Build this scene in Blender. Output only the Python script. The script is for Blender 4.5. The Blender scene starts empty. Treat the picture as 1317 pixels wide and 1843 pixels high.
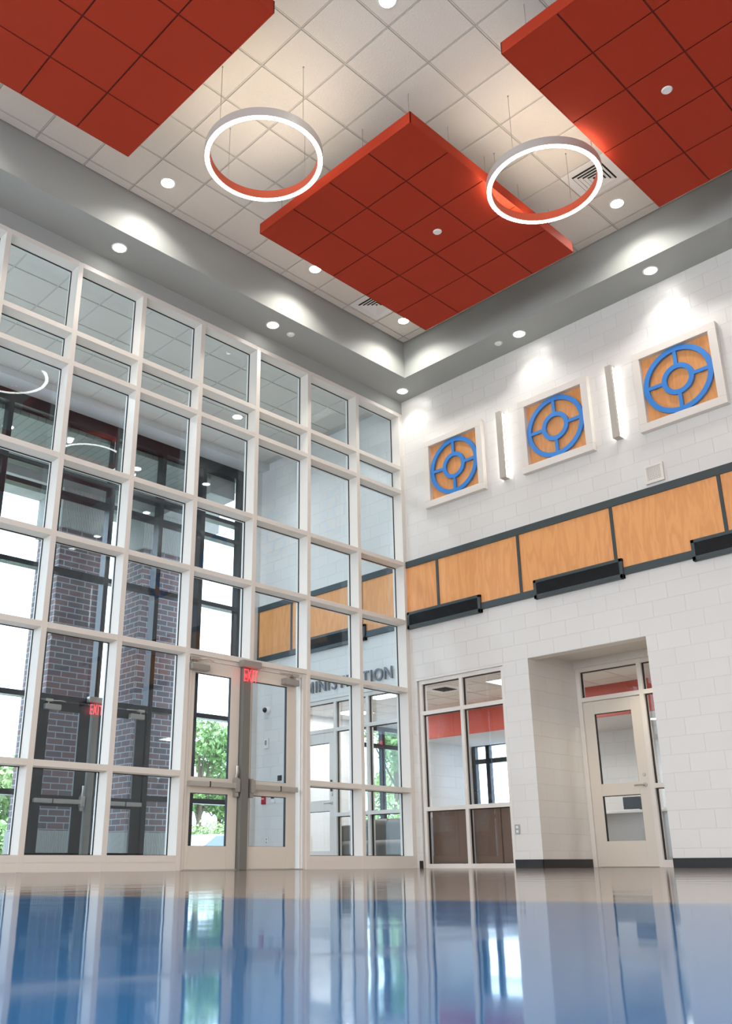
import bpy, bmesh, math, random
from mathutils import Vector, Matrix
random.seed(7)
PI = math.pi
SC = bpy.context.scene
COL = SC.collection

# ------------------------------------------------------------------ camera
cam_d = bpy.data.cameras.new('camera'); cam = bpy.data.objects.new('camera', cam_d); COL.objects.link(cam)
YAW, PITCH, ROLL = .7683, .3404, -.006
f_ = Vector((math.sin(YAW)*math.cos(PITCH), math.cos(YAW)*math.cos(PITCH), math.sin(PITCH)))
r_ = Vector((math.cos(YAW), -math.sin(YAW), 0)); u_ = r_.cross(f_)
r2 = r_*math.cos(ROLL)+u_*math.sin(ROLL); u2 = -r_*math.sin(ROLL)+u_*math.cos(ROLL)
M = Matrix.Identity(4)
for i in range(3):
    M[i][0] = r2[i]; M[i][1] = u2[i]; M[i][2] = -f_[i]
M[0][3], M[1][3], M[2][3] = -10.375, -9.0355, .06
cam.matrix_world = M
cam_d.sensor_fit = 'VERTICAL'; cam_d.sensor_height = 36; cam_d.lens = 36*1634.172/1843
cam_d.shift_x = 60.59/1843; cam_d.shift_y = 55.35/1843
cam_d.clip_start = .01; cam_d.clip_end = 500
SC.camera = cam

# ------------------------------------------------------------------ world, sun, exposure
W = bpy.data.worlds.new('sky'); SC.world = W; W.use_nodes = True
bg = W.node_tree.nodes['Background']; bg.inputs[0].default_value = (.70, .85, 1, 1); bg.inputs[1].default_value = 5.2
sd = bpy.data.lights.new('sun', 'SUN'); sd.energy = 4.5; sd.angle = .02; sd.color = (1, .95, .85)
so = bpy.data.objects.new('sun', sd); COL.objects.link(so); so.rotation_euler = (math.radians(38), 0, math.radians(-50))
so.location = (0, 0, 30)
SC.view_settings.view_transform = 'Standard'; SC.view_settings.look = 'None'
SC.view_settings.exposure = 0.0; SC.view_settings.gamma = 1.0
SC.cycles.max_bounces = 10; SC.cycles.transparent_max_bounces = 32
SC.cycles.sample_clamp_indirect = 40; SC.cycles.use_adaptive_sampling = False
# added fill light standing in for daylight, at the made-up window (window_8)
def area(name, loc, rot, sx, sy, power, color):
    l = bpy.data.lights.new(name, 'AREA'); l.shape = 'RECTANGLE'; l.size = sx; l.size_y = sy; l.energy = power; l.color = color
    o = bpy.data.objects.new(name, l); COL.objects.link(o); o.location = loc; o.rotation_euler = rot
    return o
area('side_fill', (-15.55, -9, 3.6), (PI/2, 0, -PI/2), 10, 5, 900, (.97, .98, 1))

# ------------------------------------------------------------------ materials
def mat(name, col, rough=.5, metal=0., emit=None, es=1., spec=None, coat=0.):
    m = bpy.data.materials.new(name); m.use_nodes = True
    p = m.node_tree.nodes['Principled BSDF']
    p.inputs['Base Color'].default_value = (*col, 1); p.inputs['Roughness'].default_value = rough
    p.inputs['Metallic'].default_value = metal
    if spec is not None: p.inputs['Specular IOR Level'].default_value = spec
    if coat: p.inputs['Coat Weight'].default_value = coat
    if emit:
        p.inputs['Emission Color'].default_value = (*emit, 1); p.inputs['Emission Strength'].default_value = es
    return m
def N(m, t, **k):
    n = m.node_tree.nodes.new(t)
    for a, b in k.items(): setattr(n, a, b)
    return n
def L(m, a, b): m.node_tree.links.new(a, b)
def P_(m): return m.node_tree.nodes['Principled BSDF']
def noisy(m, scale, amt, bump=0., detail=4, col=None):
    """slight mottling of the base colour and a fine bump"""
    p = P_(m); c = p.inputs['Base Color'].default_value[:]
    tc = N(m, 'ShaderNodeTexCoord'); n = N(m, 'ShaderNodeTexNoise'); n.inputs['Scale'].default_value = scale; n.inputs['Detail'].default_value = detail
    L(m, tc.outputs['Object'], n.inputs['Vector'])
    r = N(m, 'ShaderNodeMix', data_type='RGBA')
    r.inputs[6].default_value = (*[x*(1-amt) for x in c[:3]], 1); r.inputs[7].default_value = (*[min(1, x*(1+amt)) for x in c[:3]], 1)
    L(m, n.outputs['Fac'], r.inputs[0]); L(m, r.outputs[2], p.inputs['Base Color'])
    if bump:
        b = N(m, 'ShaderNodeBump'); b.inputs['Strength'].default_value = bump; b.inputs['Distance'].default_value = .01
        L(m, n.outputs['Fac'], b.inputs['Height']); L(m, b.outputs[0], p.inputs['Normal'])
    return m
def wall_uv(m):
    """(x+y, z) so that bricks run along either wall direction"""
    g = N(m, 'ShaderNodeNewGeometry'); s = N(m, 'ShaderNodeSeparateXYZ'); L(m, g.outputs['Position'], s.inputs[0])
    a = N(m, 'ShaderNodeMath', operation='ADD'); L(m, s.outputs[0], a.inputs[0]); L(m, s.outputs[1], a.inputs[1])
    c = N(m, 'ShaderNodeCombineXYZ'); L(m, a.outputs[0], c.inputs[0]); L(m, s.outputs[2], c.inputs[1])
    return c.outputs[0]
def brick(name, c1, c2, cm, bw, bh, mort, rough, bump, off=(0, 0), spec=.5, smooth=.1, fine=0.):
    m = mat(name, c1, rough, spec=spec); p = P_(m)
    v = wall_uv(m); ad = N(m, 'ShaderNodeVectorMath', operation='ADD'); ad.inputs[1].default_value = (*off, 0); L(m, v, ad.inputs[0])
    b = N(m, 'ShaderNodeTexBrick'); b.offset = .5; b.inputs['Color1'].default_value = (*c1, 1); b.inputs['Color2'].default_value = (*c2, 1)
    b.inputs['Mortar'].default_value = (*cm, 1); b.inputs['Scale'].default_value = 1; b.inputs['Brick Width'].default_value = bw
    b.inputs['Row Height'].default_value = bh; b.inputs['Mortar Size'].default_value = mort; b.inputs['Mortar Smooth'].default_value = smooth
    L(m, ad.outputs[0], b.inputs['Vector']); L(m, b.outputs['Color'], p.inputs['Base Color'])
    inv = N(m, 'ShaderNodeMath', operation='SUBTRACT'); inv.inputs[0].default_value = 1; L(m, b.outputs['Fac'], inv.inputs[1])
    h = inv.outputs[0]
    if fine:
        n = N(m, 'ShaderNodeTexNoise'); n.inputs['Scale'].default_value = 60; n.inputs['Detail'].default_value = 6
        L(m, N(m, 'ShaderNodeNewGeometry').outputs['Position'], n.inputs['Vector'])
        ml = N(m, 'ShaderNodeMath', operation='MULTIPLY_ADD'); ml.inputs[1].default_value = fine
        L(m, n.outputs['Fac'], ml.inputs[0]); L(m, h, ml.inputs[2]); h = ml.outputs[0]
    bp = N(m, 'ShaderNodeBump'); bp.inputs['Strength'].default_value = bump; bp.inputs['Distance'].default_value = .006
    L(m, h, bp.inputs['Height']); L(m, bp.outputs[0], p.inputs['Normal'])
    return m
def wood(name, c1, c2):
    m = mat(name, c1, .35); p = P_(m)
    g = N(m, 'ShaderNodeNewGeometry'); mp = N(m, 'ShaderNodeMapping'); mp.inputs['Scale'].default_value = (6, 6, .9)
    L(m, g.outputs['Position'], mp.inputs['Vector'])
    n = N(m, 'ShaderNodeTexNoise'); n.inputs['Scale'].default_value = 1.3; n.inputs['Detail'].default_value = 3; n.inputs['Distortion'].default_value = .6
    L(m, mp.outputs[0], n.inputs['Vector'])
    a = N(m, 'ShaderNodeMath', operation='MULTIPLY'); a.inputs[1].default_value = 26; L(m, n.outputs['Fac'], a.inputs[0])
    s = N(m, 'ShaderNodeMath', operation='SINE'); L(m, a.outputs[0], s.inputs[0])
    r = N(m, 'ShaderNodeMapRange'); r.inputs[1].default_value = -1; r.inputs[2].default_value = 1; L(m, s.outputs[0], r.inputs[0])
    n2 = N(m, 'ShaderNodeTexNoise'); n2.inputs['Scale'].default_value = 8; n2.inputs['Detail'].default_value = 5
    mp2 = N(m, 'ShaderNodeMapping'); mp2.inputs['Scale'].default_value = (12, 12, .6); L(m, g.outputs['Position'], mp2.inputs['Vector']); L(m, mp2.outputs[0], n2.inputs['Vector'])
    mm = N(m, 'ShaderNodeMath', operation='MULTIPLY'); L(m, r.outputs[0], mm.inputs[0]); L(m, n2.outputs['Fac'], mm.inputs[1])
    x = N(m, 'ShaderNodeMix', data_type='RGBA'); x.inputs[6].default_value = (*c1, 1); x.inputs[7].default_value = (*c2, 1)
    L(m, mm.outputs[0], x.inputs[0]); L(m, x.outputs[2], p.inputs['Base Color'])
    return m
def glass(name, f0=.05, tint=(.93, .96, .97), gloss=(1, 1, 1)):
    m = bpy.data.materials.new(name); m.use_nodes = True; nt = m.node_tree; nt.nodes.clear()
    out = N(m, 'ShaderNodeOutputMaterial'); mx = N(m, 'ShaderNodeMixShader'); tr = N(m, 'ShaderNodeBsdfTransparent'); gl = N(m, 'ShaderNodeBsdfGlossy')
    tr.inputs[0].default_value = (*tint, 1); gl.inputs[0].default_value = (*gloss, 1); gl.inputs['Roughness'].default_value = 0
    g = N(m, 'ShaderNodeNewGeometry'); d = N(m, 'ShaderNodeVectorMath', operation='DOT_PRODUCT')
    L(m, g.outputs['Normal'], d.inputs[0]); L(m, g.outputs['Incoming'], d.inputs[1])
    a = N(m, 'ShaderNodeMath', operation='ABSOLUTE'); L(m, d.outputs['Value'], a.inputs[0])
    s = N(m, 'ShaderNodeMath', operation='SUBTRACT'); s.inputs[0].default_value = 1; L(m, a.outputs[0], s.inputs[1])
    pw = N(m, 'ShaderNodeMath', operation='POWER'); pw.inputs[1].default_value = 5; L(m, s.outputs[0], pw.inputs[0])
    ma = N(m, 'ShaderNodeMath', operation='MULTIPLY_ADD'); ma.inputs[1].default_value = 1-f0; ma.inputs[2].default_value = f0
    L(m, pw.outputs[0], ma.inputs[0]); L(m, ma.outputs[0], mx.inputs[0]); L(m, tr.outputs[0], mx.inputs[1]); L(m, gl.outputs[0], mx.inputs[2])
    L(m, mx.outputs[0], out.inputs[0])
    return m

FRAME = mat('white_frame', (.74, .70, .65), .38)
GASK = mat('black_gasket', (.01, .01, .012), .5)
DOORP = mat('door_paint', (.70, .65, .58), .38)
GLASS = glass('clear_glass', .034, (.95, .975, .985), (.86, .95, 1))
GLASS2 = glass('tinted_glass', .018, (.95, .975, .99))
BRONZE = mat('dark_bronze', (.020, .020, .024), .25, .3, spec=.5)
BRONZE2 = mat('dark_grey_trim', (.045, .06, .066), .35)
BLOCK = brick('painted_block', (.69, .675, .65), (.715, .70, .675), (.655, .64, .615), .4143, .2072, .0045, .32, .65, off=(.05, .0), fine=.25, smooth=.3)
GYP = mat('grey_gypsum', (.35, .365, .35), .6)
GYPW = mat('light_gypsum', (.62, .62, .61), .7)
TILE = noisy(mat('ceiling_tile', (.72, .675, .62), .85), 55, .035, .35, 6)
TBAR = mat('ceiling_grid', (.60, .57, .53), .6)
DARKGAP = mat('shadow_gap', (.10, .09, .08), .9)
RED = noisy(mat('red_cloud', (.38, .034, .012), .7, spec=.2), 90, .05, .1)
REDD = mat('red_gap', (.12, .008, .005), .8)
REDW = mat('red_paint', (.43, .045, .02), .5)
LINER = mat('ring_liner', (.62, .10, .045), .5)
WHITE = mat('white_plastic', (.8, .8, .78), .4)
GREY = mat('grey_metal', (.38, .37, .35), .35, .6)
SATIN = mat('satin_nickel', (.52, .49, .44), .3, .85)
POST = mat('grey_post', (.17, .17, .155), .4)
ALU = mat('brushed_aluminium', (.55, .53, .49), .35, .8)
LAMP = mat('lamp_lens', (1, 1, 1), .4, emit=(1, .96, .9), es=26)
RINGE = mat('ring_diffuser', (1, 1, 1), .4, emit=(1, .93, .83), es=14)
RINGU = mat('ring_uplight', (1, 1, 1), .4, emit=(1, .87, .68), es=20)
RINGB = mat('ring_body', (.50, .46, .43), .4)
SCONE = mat('sconce_diffuser', (1, 1, 1), .4, emit=(1, .97, .9), es=8)
PANELL = mat('panel_light', (1, 1, 1), .4, emit=(1, .98, .94), es=5)
WOOD = wood('oak_panel', (.80, .375, .14), (.66, .27, .09))
BLUE = mat('blue_wheel', (.042, .235, .66), .4)
BLACK = mat('black_rubber', (.012, .012, .014), .45)
VENTD = mat('vent_dark', (.02, .02, .02), .8)
EXITR = mat('exit_letters', (1, .05, .05), .4, emit=(1, .04, .06), es=2.6)
ACRYL = glass('clear_acrylic', .03, (.98, .93, .93))
BRICKM = brick('red_brick', (.20, .105, .10), (.11, .088, .095), (.36, .38, .41), .305, .1067, .009, .85, .5, fine=.4)
LIME = mat('limestone', (.42, .40, .36), .8)
CONC = noisy(mat('concrete', (.42, .41, .38), .85), 3, .25, .1, 8)
STEEL = mat('letter_metal', (.13, .14, .16), .35, .4)
SOFA = noisy(mat('taupe_upholstery', (.15, .13, .11), .7), 40, .05)
BROWN = noisy(mat('brown_upholstery', (.19, .115, .08), .8), 120, .35, .2, 6)
DESK = mat('grey_laminate', (.42, .42, .41), .4)
PAVE = mat('pavement', (.6, .59, .57), .9)
GRASSM = noisy(mat('lawn', (.12, .20, .05), .9), 4, .3)
LEAF = noisy(mat('leaf_green', (.22, .35, .13), .6), 1.5, .35)
LEAF2 = noisy(mat('leaf_light', (.38, .48, .23), .6), 1.5, .3)
BARK = mat('bark', (.15, .11, .08), .9)
CARP = mat('car_paint', (.62, .66, .72), .25, .2)
CARG = mat('car_glass', (.22, .27, .33), .08)
TYRE = mat('tyre', (.02, .02, .02), .8)
REDB = mat('alarm_red', (.45, .01, .03), .4)
LIMEF = mat('fluted_stone', (.40, .385, .35), .8)
# flutes on the column stone: vertical ridges as a real bump
_v = wall_uv(LIMEF); _w = N(LIMEF, 'ShaderNodeTexWave'); _w.inputs['Scale'].default_value = 9; L(LIMEF, _v, _w.inputs['Vector'])
_b = N(LIMEF, 'ShaderNodeBump'); _b.inputs['Strength'].default_value = .8; _b.inputs['Distance'].default_value = .02
L(LIMEF, _w.outputs['Fac'], _b.inputs['Height']); L(LIMEF, _b.outputs[0], P_(LIMEF).inputs['Normal'])
# canopy boards
PLANK = mat('canopy_boards', (.30, .22, .15), .5)
_g = N(PLANK, 'ShaderNodeNewGeometry'); _s = N(PLANK, 'ShaderNodeSeparateXYZ'); L(PLANK, _g.outputs['Position'], _s.inputs[0])
_c = N(PLANK, 'ShaderNodeCombineXYZ'); L(PLANK, _s.outputs[1], _c.inputs[0]); L(PLANK, _s.outputs[0], _c.inputs[1])
_k = N(PLANK, 'ShaderNodeTexBrick'); _k.inputs['Scale'].default_value = 1; _k.inputs['Brick Width'].default_value = 3.0; _k.inputs['Row Height'].default_value = .15
_k.inputs['Mortar Size'].default_value = .004
for q, cc in (('Color1', (.24, .25, .22)), ('Color2', (.20, .20, .17)), ('Mortar', (.04, .04, .03))): _k.inputs[q].default_value = (*cc, 1)
L(PLANK, _c.outputs[0], _k.inputs['Vector']); L(PLANK, _k.outputs['Color'], P_(PLANK).inputs['Base Color'])
# polished floor: blue field round the camera side, warm grey border towards the walls
FLOOR = mat('polished_floor', (.1, .25, .5), .02, spec=.4)
_p = P_(FLOOR); 
_g = N(FLOOR, 'ShaderNodeNewGeometry'); _d = N(FLOOR, 'ShaderNodeVectorMath', operation='DOT_PRODUCT'); _d.inputs[1].default_value = (.94, .335, 0)
L(FLOOR, _g.outputs['Position'], _d.inputs[0])
_r = N(FLOOR, 'ShaderNodeMapRange'); _r.inputs[1].default_value = -11.26; _r.inputs[2].default_value = -11.12; L(FLOOR, _d.outputs['Value'], _r.inputs[0])
_n = N(FLOOR, 'ShaderNodeTexNoise'); _n.inputs['Scale'].default_value = 160; _n.inputs['Detail'].default_value = 3; L(FLOOR, _g.outputs['Position'], _n.inputs['Vector'])
_m = N(FLOOR, 'ShaderNodeMix', data_type='RGBA'); _m.inputs[6].default_value = (.016, .135, .33, 1); _m.inputs[7].default_value = (.030, .175, .41, 1)
_m2 = N(FLOOR, 'ShaderNodeMix', data_type='RGBA'); _m2.inputs[6].default_value = (.43, .345, .29, 1); _m2.inputs[7].default_value = (.52, .42, .35, 1)
L(FLOOR, _n.outputs['Fac'], _m.inputs[0]); L(FLOOR, _n.outputs['Fac'], _m2.inputs[0])
_m3 = N(FLOOR, 'ShaderNodeMix', data_type='RGBA'); L(FLOOR, _r.outputs[0], _m3.inputs[0]); L(FLOOR, _m.outputs[2], _m3.inputs[6]); L(FLOOR, _m2.outputs[2], _m3.inputs[7])
L(FLOOR, _m3.outputs[2], _p.inputs['Base Color'])
_n2 = N(FLOOR, 'ShaderNodeTexNoise'); _n2.inputs['Scale'].default_value = 3.5; _n2.inputs['Detail'].default_value = 2; L(FLOOR, _g.outputs['Position'], _n2.inputs['Vector'])
_b = N(FLOOR, 'ShaderNodeBump'); _b.inputs['Strength'].default_value = .05; _b.inputs['Distance'].default_value = .02
L(FLOOR, _n2.outputs['Fac'], _b.inputs['Height']); _p.inputs['Specular IOR Level'].default_value = 0
# sealed floor: gloss that grows towards grazing angles
_gl = N(FLOOR, 'ShaderNodeBsdfGlossy'); _gl.inputs['Roughness'].default_value = .06; L(FLOOR, _b.outputs[0], _gl.inputs['Normal'])
_lw = N(FLOOR, 'ShaderNodeLayerWeight'); _pw = N(FLOOR, 'ShaderNodeMath', operation='POWER'); _pw.inputs[1].default_value = 5; L(FLOOR, _lw.outputs['Facing'], _pw.inputs[0])
_lw.inputs['Blend'].default_value = .5
_ma = N(FLOOR, 'ShaderNodeMath', operation='MULTIPLY_ADD'); _ma.inputs[1].default_value = .84; _ma.inputs[2].default_value = .05; L(FLOOR, _pw.outputs[0], _ma.inputs[0])
_mx = N(FLOOR, 'ShaderNodeMixShader'); L(FLOOR, _ma.outputs[0], _mx.inputs[0]); L(FLOOR, _p.outputs[0], _mx.inputs[1]); L(FLOOR, _gl.outputs[0], _mx.inputs[2])
L(FLOOR, _mx.outputs[0], [n for n in FLOOR.node_tree.nodes if n.type == 'OUTPUT_MATERIAL'][0].inputs[0])

# ------------------------------------------------------------------ mesh helpers
class MB:
    def __init__(s): s.v = []; s.f = []; s.mi = []
    def box(s, x0, x1, y0, y1, z0, z1, mi=0):
        x0, x1 = sorted((x0, x1)); y0, y1 = sorted((y0, y1)); z0, z1 = sorted((z0, z1))
        n = len(s.v)
        s.v += [(x0, y0, z0), (x1, y0, z0), (x1, y1, z0), (x0, y1, z0), (x0, y0, z1), (x1, y0, z1), (x1, y1, z1), (x0, y1, z1)]
        for q in ((0, 3, 2, 1), (4, 5, 6, 7), (0, 1, 5, 4), (1, 2, 6, 5), (2, 3, 7, 6), (3, 0, 4, 7)):
            s.f.append([n+i for i in q]); s.mi.append(mi)
        return s
    def tube(s, pts, r, seg=12, mi=0, r_end=None):
        """round bar along points, capped"""
        n0 = len(s.v); P = [Vector(p) for p in pts]; up = None
        for k, p in enumerate(P):
            d = (P[min(k+1, len(P)-1)]-P[max(k-1, 0)]).normalized()
            a = d.cross(Vector((0, 0, 1)))
            if a.length < .05: a = d.cross(Vector((1, 0, 0)))
            if up is not None and a.dot(up) < 0: a = -a
            a.normalize(); up = a; b = d.cross(a)
            rr = r if r_end is None else r+(r_end-r)*k/(len(P)-1)
            for i in range(seg):
                t = 2*PI*i/seg; s.v.append(tuple(p+a*math.cos(t)*rr+b*math.sin(t)*rr))
        for k in range(len(P)-1):
            for i in range(seg):
                j = (i+1) % seg; s.f.append([n0+k*seg+i, n0+k*seg+j, n0+(k+1)*seg+j, n0+(k+1)*seg+i]); s.mi.append(mi)
        s.f.append([n0+i for i in range(seg)][::-1]); s.mi.append(mi)
        s.f.append([n0+(len(P)-1)*seg+i for i in range(seg)]); s.mi.append(mi)
        return s
    def lathe(s, prof, c, axis='z', seg=48, mi=0, closed=False):
        """revolve [(r,h)] about an axis through c"""
        n0 = len(s.v); m = len(prof)
        for i in range(seg):
            t = 2*PI*i/seg; ca, sa = math.cos(t), math.sin(t)
            for r, h in prof:
                if axis == 'z': s.v.append((c[0]+r*ca, c[1]+r*sa, c[2]+h))
                elif axis == 'x': s.v.append((c[0]+h, c[1]+r*ca, c[2]+r*sa))
                else: s.v.append((c[0]+r*ca, c[1]+h, c[2]+r*sa))
        for i in range(seg):
            j = (i+1) % seg
            for k in range(m if closed else m-1):
                l = (k+1) % m; s.f.append([n0+i*m+k, n0+j*m+k, n0+j*m+l, n0+i*m+l]); s.mi.append(mi)
        return s
    def prism(s, poly, z0, z1, axis='z', mi=0):
        """extrude a polygon; axis = extrusion direction; poly in the two other axes (xy, yz or xz)"""
        n = len(s.v); m = len(poly)
        for z in (z0, z1):
            for a, b in poly:
                s.v.append({'z': (a, b, z), 'x': (z, a, b), 'y': (a, z, b)}[axis])
        s.f.append([n+i for i in range(m)][::-1]); s.f.append([n+m+i for i in range(m)]); s.mi += [mi, mi]
        for i in range(m):
            j = (i+1) % m; s.f.append([n+i, n+j, n+m+j, n+m+i]); s.mi.append(mi)
        return s
    def rot(s, n0, c, ang, axis='Z'):
        R = Matrix.Rotation(ang, 3, axis); c = Vector(c)
        for i in range(n0, len(s.v)): s.v[i] = tuple(R @ (Vector(s.v[i])-c)+c)
        return s
    def build(s, name, mats, parent=None, bevel=0., smooth=False, origin=None):
        if not isinstance(mats, (list, tuple)): mats = [mats]
        o0 = Vector(parent_loc(parent)) if parent else Vector(origin if origin is not None else (0, 0, 0))
        off = Vector(origin)-o0 if (parent and origin is not None) else Vector((0, 0, 0))
        me = bpy.data.meshes.new(name); me.from_pydata([tuple(Vector(v)-o0-off) for v in s.v], [], s.f)
        for m in mats: me.materials.append(m)
        me.polygons.foreach_set('material_index', s.mi)
        bm = bmesh.new(); bm.from_mesh(me); bmesh.ops.recalc_face_normals(bm, faces=bm.faces); bm.to_mesh(me); bm.free()
        if smooth:
            for p in me.polygons: p.use_smooth = True
        o = bpy.data.objects.new(name, me); COL.objects.link(o)
        if parent: o.parent = parent; o.location = off
        else: o.location = o0
        if bevel:
            b = o.modifiers.new('bevel', 'BEVEL'); b.width = bevel; b.segments = 2; b.limit_method = 'ANGLE'
        if smooth and hasattr(me, 'set_sharp_from_angle'):
            me.set_sharp_from_angle(angle=math.radians(40))
        return o
def parent_loc(p):
    l = Vector((0, 0, 0))
    while p: l += p.location; p = p.parent
    return l
def tag(o, label=None, cat=None, group=None, kind=None):
    if label: o['label'] = label
    if cat: o['category'] = cat
    if group: o['group'] = group
    if kind: o['kind'] = kind
    return o
def thing(name, loc, label, cat, group=None, kind=None):
    o = bpy.data.objects.new(name, None); COL.objects.link(o); o.location = loc; o.empty_display_size = .1
    return tag(o, label, cat, group, kind)
def box1(name, m, dims, parent=None, bevel=0., origin=None): return MB().box(*dims).build(name, m, parent, bevel, origin=origin)
def struct(o, label=None, cat=None): return tag(o, label, cat, None, 'structure')
def dup(root, loc):
    r = root.copy(); COL.objects.link(r); r.location = loc
    for ch in list(root.children):
        c = ch.copy(); COL.objects.link(c); c.parent = r
        for g in list(ch.children):
            d = g.copy(); COL.objects.link(d); d.parent = c
    return r
def text_mesh(name, body, size, depth, mt, parent, loc, rot, sx=1., bold=0., center=True, space=1.):
    cu = bpy.data.curves.new(name, 'FONT'); cu.body = body; cu.size = size; cu.extrude = depth; cu.offset = bold; cu.space_character = space
    if center: cu.align_x = 'CENTER'
    t = bpy.data.objects.new(name, cu); COL.objects.link(t)
    dg = bpy.context.evaluated_depsgraph_get(); me = bpy.data.meshes.new_from_object(t.evaluated_get(dg))
    COL.objects.unlink(t); bpy.data.objects.remove(t)
    me.materials.clear(); me.materials.append(mt)
    o = bpy.data.objects.new(name, me); COL.objects.link(o); o.parent = parent
    o.location = Vector(loc)-parent_loc(parent); o.rotation_euler = rot; o.scale = (sx, 1, 1)
    return o

# ------------------------------------------------------------------ main dimensions
ZW, ZC = 7.418, 8.057          # bulkhead underside, tile ceiling
XW, YW = -15.6, -16.0          # far corners of the hall behind the camera
MX = [0.0, -1.0701, -2.1046, -3.1025, -4.0943, -5.0444, -5.98, -6.92, -7.88, -8.83, -9.78, -10.73, -11.68, -12.63, -13.58, -14.53, -15.5]
ZR = [1.07, 2.529, 3.582, 4.5305, 5.7612, 6.1866]
ZT = 7.1938
YO = 3.85                      # inner face of the outer (dark) window wall
XO = [-.33, -1.22, -2.12, -3.11, -4.08, -5.04, -5.98, -6.92, -7.88, -8.83, -9.78, -10.73, -11.68, -12.63]

# ------------------------------------------------------------------ shell
struct(box1('floor', FLOOR, (XW, 5.5, YW, 4.02, -.08, 0)))
struct(box1('ground', PAVE, (-40, 60, 4.02, 16, -.12, -.03)), 'pale pavement outside beyond the dark entrance doors', 'ground')
# block wall on the right with its three openings
b = MB()
T = .18
def wallx(z0, z1, y0, y1): b.box(0, T, y0, y1, z0, z1)
b.box(0, T, YW, -3.845, 0, 2.69); b.box(0, T, -2.11, -1.69, 0, 2.69); b.box(0, T, -.115, .27, 0, 2.69)
b.box(0, T, 2.80, YO+.02, 0, 2.69); b.box(0, T, -1.69, -.115, 2.66, 2.69); b.box(0, T, .27, 2.80, 2.64, 2.69)
b.box(0, T, YW, YO+.02, 2.69, ZW+.02)
b.box(0, T, YW, .02, ZW+.02, ZC+.1)
b.box(-.13, 0, 3.66, 3.95, 0, 7.3)      # pier closing the entrance lobby
struct(b.build('wall_right', BLOCK))
# entrance alcove of the office door
b = MB(); b.box(T, 1.30, -2.11, -1.99, 0, 2.9); b.box(T, 1.30, -3.96, -3.845, 0, 2.9)
struct(b.build('wall_alcove', BLOCK))
b = MB(); b.box(T, 1.2, -3.845, -2.11, 2.86, 2.9, 1)
for i in range(2):
    for j in range(3): b.box(T+.02+i*.62, T+.62+i*.62, -3.82+j*.62, -3.22+j*.62 if j < 2 else -2.13, 2.845, 2.861)
b.box(1.12, 1.26, -3.845, -2.11, 2.70, 2.9, 2)
struct(b.build('ceiling_alcove', [TILE, TBAR, BLOCK]))
# hall walls behind the camera, one opened for the added fill window
b = MB(); b.box(XW, 0, YW-.2, YW, 0, ZC+.1)
struct(b.build('wall_back', mat('umber_wall', (.13, .085, .07), .6)))
b = MB(); b.box(XW-.2, XW, YW, .2, 0, 1.1); b.box(XW-.2, XW, YW, .2, 6.1, ZC+.1); b.box(XW-.2, XW, YW, -14, 1.1, 6.1); b.box(XW-.2, XW, -4, .2, 1.1, 6.1)
struct(b.build('wall_left', BLOCK))
wf = struct(thing('window_8', (XW, -9, 1.1), None, None))      # unseen window added to brighten the hall from the side
FILLG = mat('fill_glow', (.85, .87, .9), .6, emit=(.9, .95, 1), es=1.2)  # glowing panes of the added window, in place of daylight
for k in range(5):
    box1('glass_pane', FILLG, (XW-.12, XW-.10, -13.97+k*2, -12.03+k*2, 1.13, 6.07), wf)
for k in range(6): box1('mullion', FRAME, (XW-.16, XW-.04, -14.03+k*2, -13.97+k*2, 1.1, 6.1), wf)
# grey strip above the window wall, and the stepped grey bulkhead
struct(box1('wall_front', GYP, (XW, 0, .0, .24, ZT+.002, ZC+.1)))
b = MB(); b.box(XW, 0, -.603, 0, ZW, ZC+.05); b.box(-.587, 0, YW, -.603, ZW, ZC+.05)
struct(b.build('trim_1', GYP), 'grey stepped bulkhead running round the hall ceiling', 'bulkhead')
# lay-in tile ceiling
b = MB(); b.box(XW, -.587, YW, -.603, ZC+.012, ZC+.06, 1)
xs = [-.745-.6265*k for k in range(25)]; ys = [-.745-.6205*k for k in range(26)]
gx = [-.587]+[x for x in xs if x > XW]+[XW]; gy = [-.603]+[y for y in ys if y > YW]+[YW]
g = .0135
for i in range(len(gx)-1):
    for j in range(len(gy)-1):
        b.box(gx[i+1]+g, gx[i]-g, gy[j+1]+g, gy[j]-g, ZC-.002, ZC+.013)
for x in xs: b.box(x-.008, x+.008, YW, -.603, ZC+.003, ZC+.012, 1)
for y in ys: b.box(XW, -.587, y-.008, y+.008, ZC+.003, ZC+.012, 1)
struct(b.build('ceiling', [TILE, TBAR]))
# lobby ceiling between the two glass walls
b = MB(); b.box(XW, T, .24, 3.45, 7.44, 7.5, 1); b.box(XW, T, 3.45, YO+.2, 7.30, 7.5, 2); b.box(XW, 0, .0, .24, 7.45, 7.5, 2)
x = .1
lx = [-.17-.6265*k for k in range(25)]; ly = [.97-.62, .97, 1.59, 2.21, 2.83, 3.45]
for i in range(24):
    for j in range(5):
        b.box(lx[i+1]+.012, lx[i]-.012, ly[j]+.012, ly[j+1]-.012, 7.42, 7.441)
for x in lx: b.box(x-.011, x+.011, .24, 3.45, 7.425, 7.44, 3)
struct(b.build('ceiling_lobby', [TILE, TBAR, GYPW, TBAR]))
# outer walls of the building beside the lobby
struct(box1('baseboard_right', BLACK, (-.012, 0, -2.11, -1.69, 0, .105)))
struct(box1('baseboard_far', BLACK, (-.012, 0, YW, -3.845, 0, .105)))
struct(box1('baseboard_corner', BLACK, (-.02, 0, -.115, -.06, 0, .1)))
b = MB(); b.box(T-.18, 1.16, -2.122, -2.11, 0, .105)
struct(b.build('baseboard_alcove', BLACK))

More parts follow.
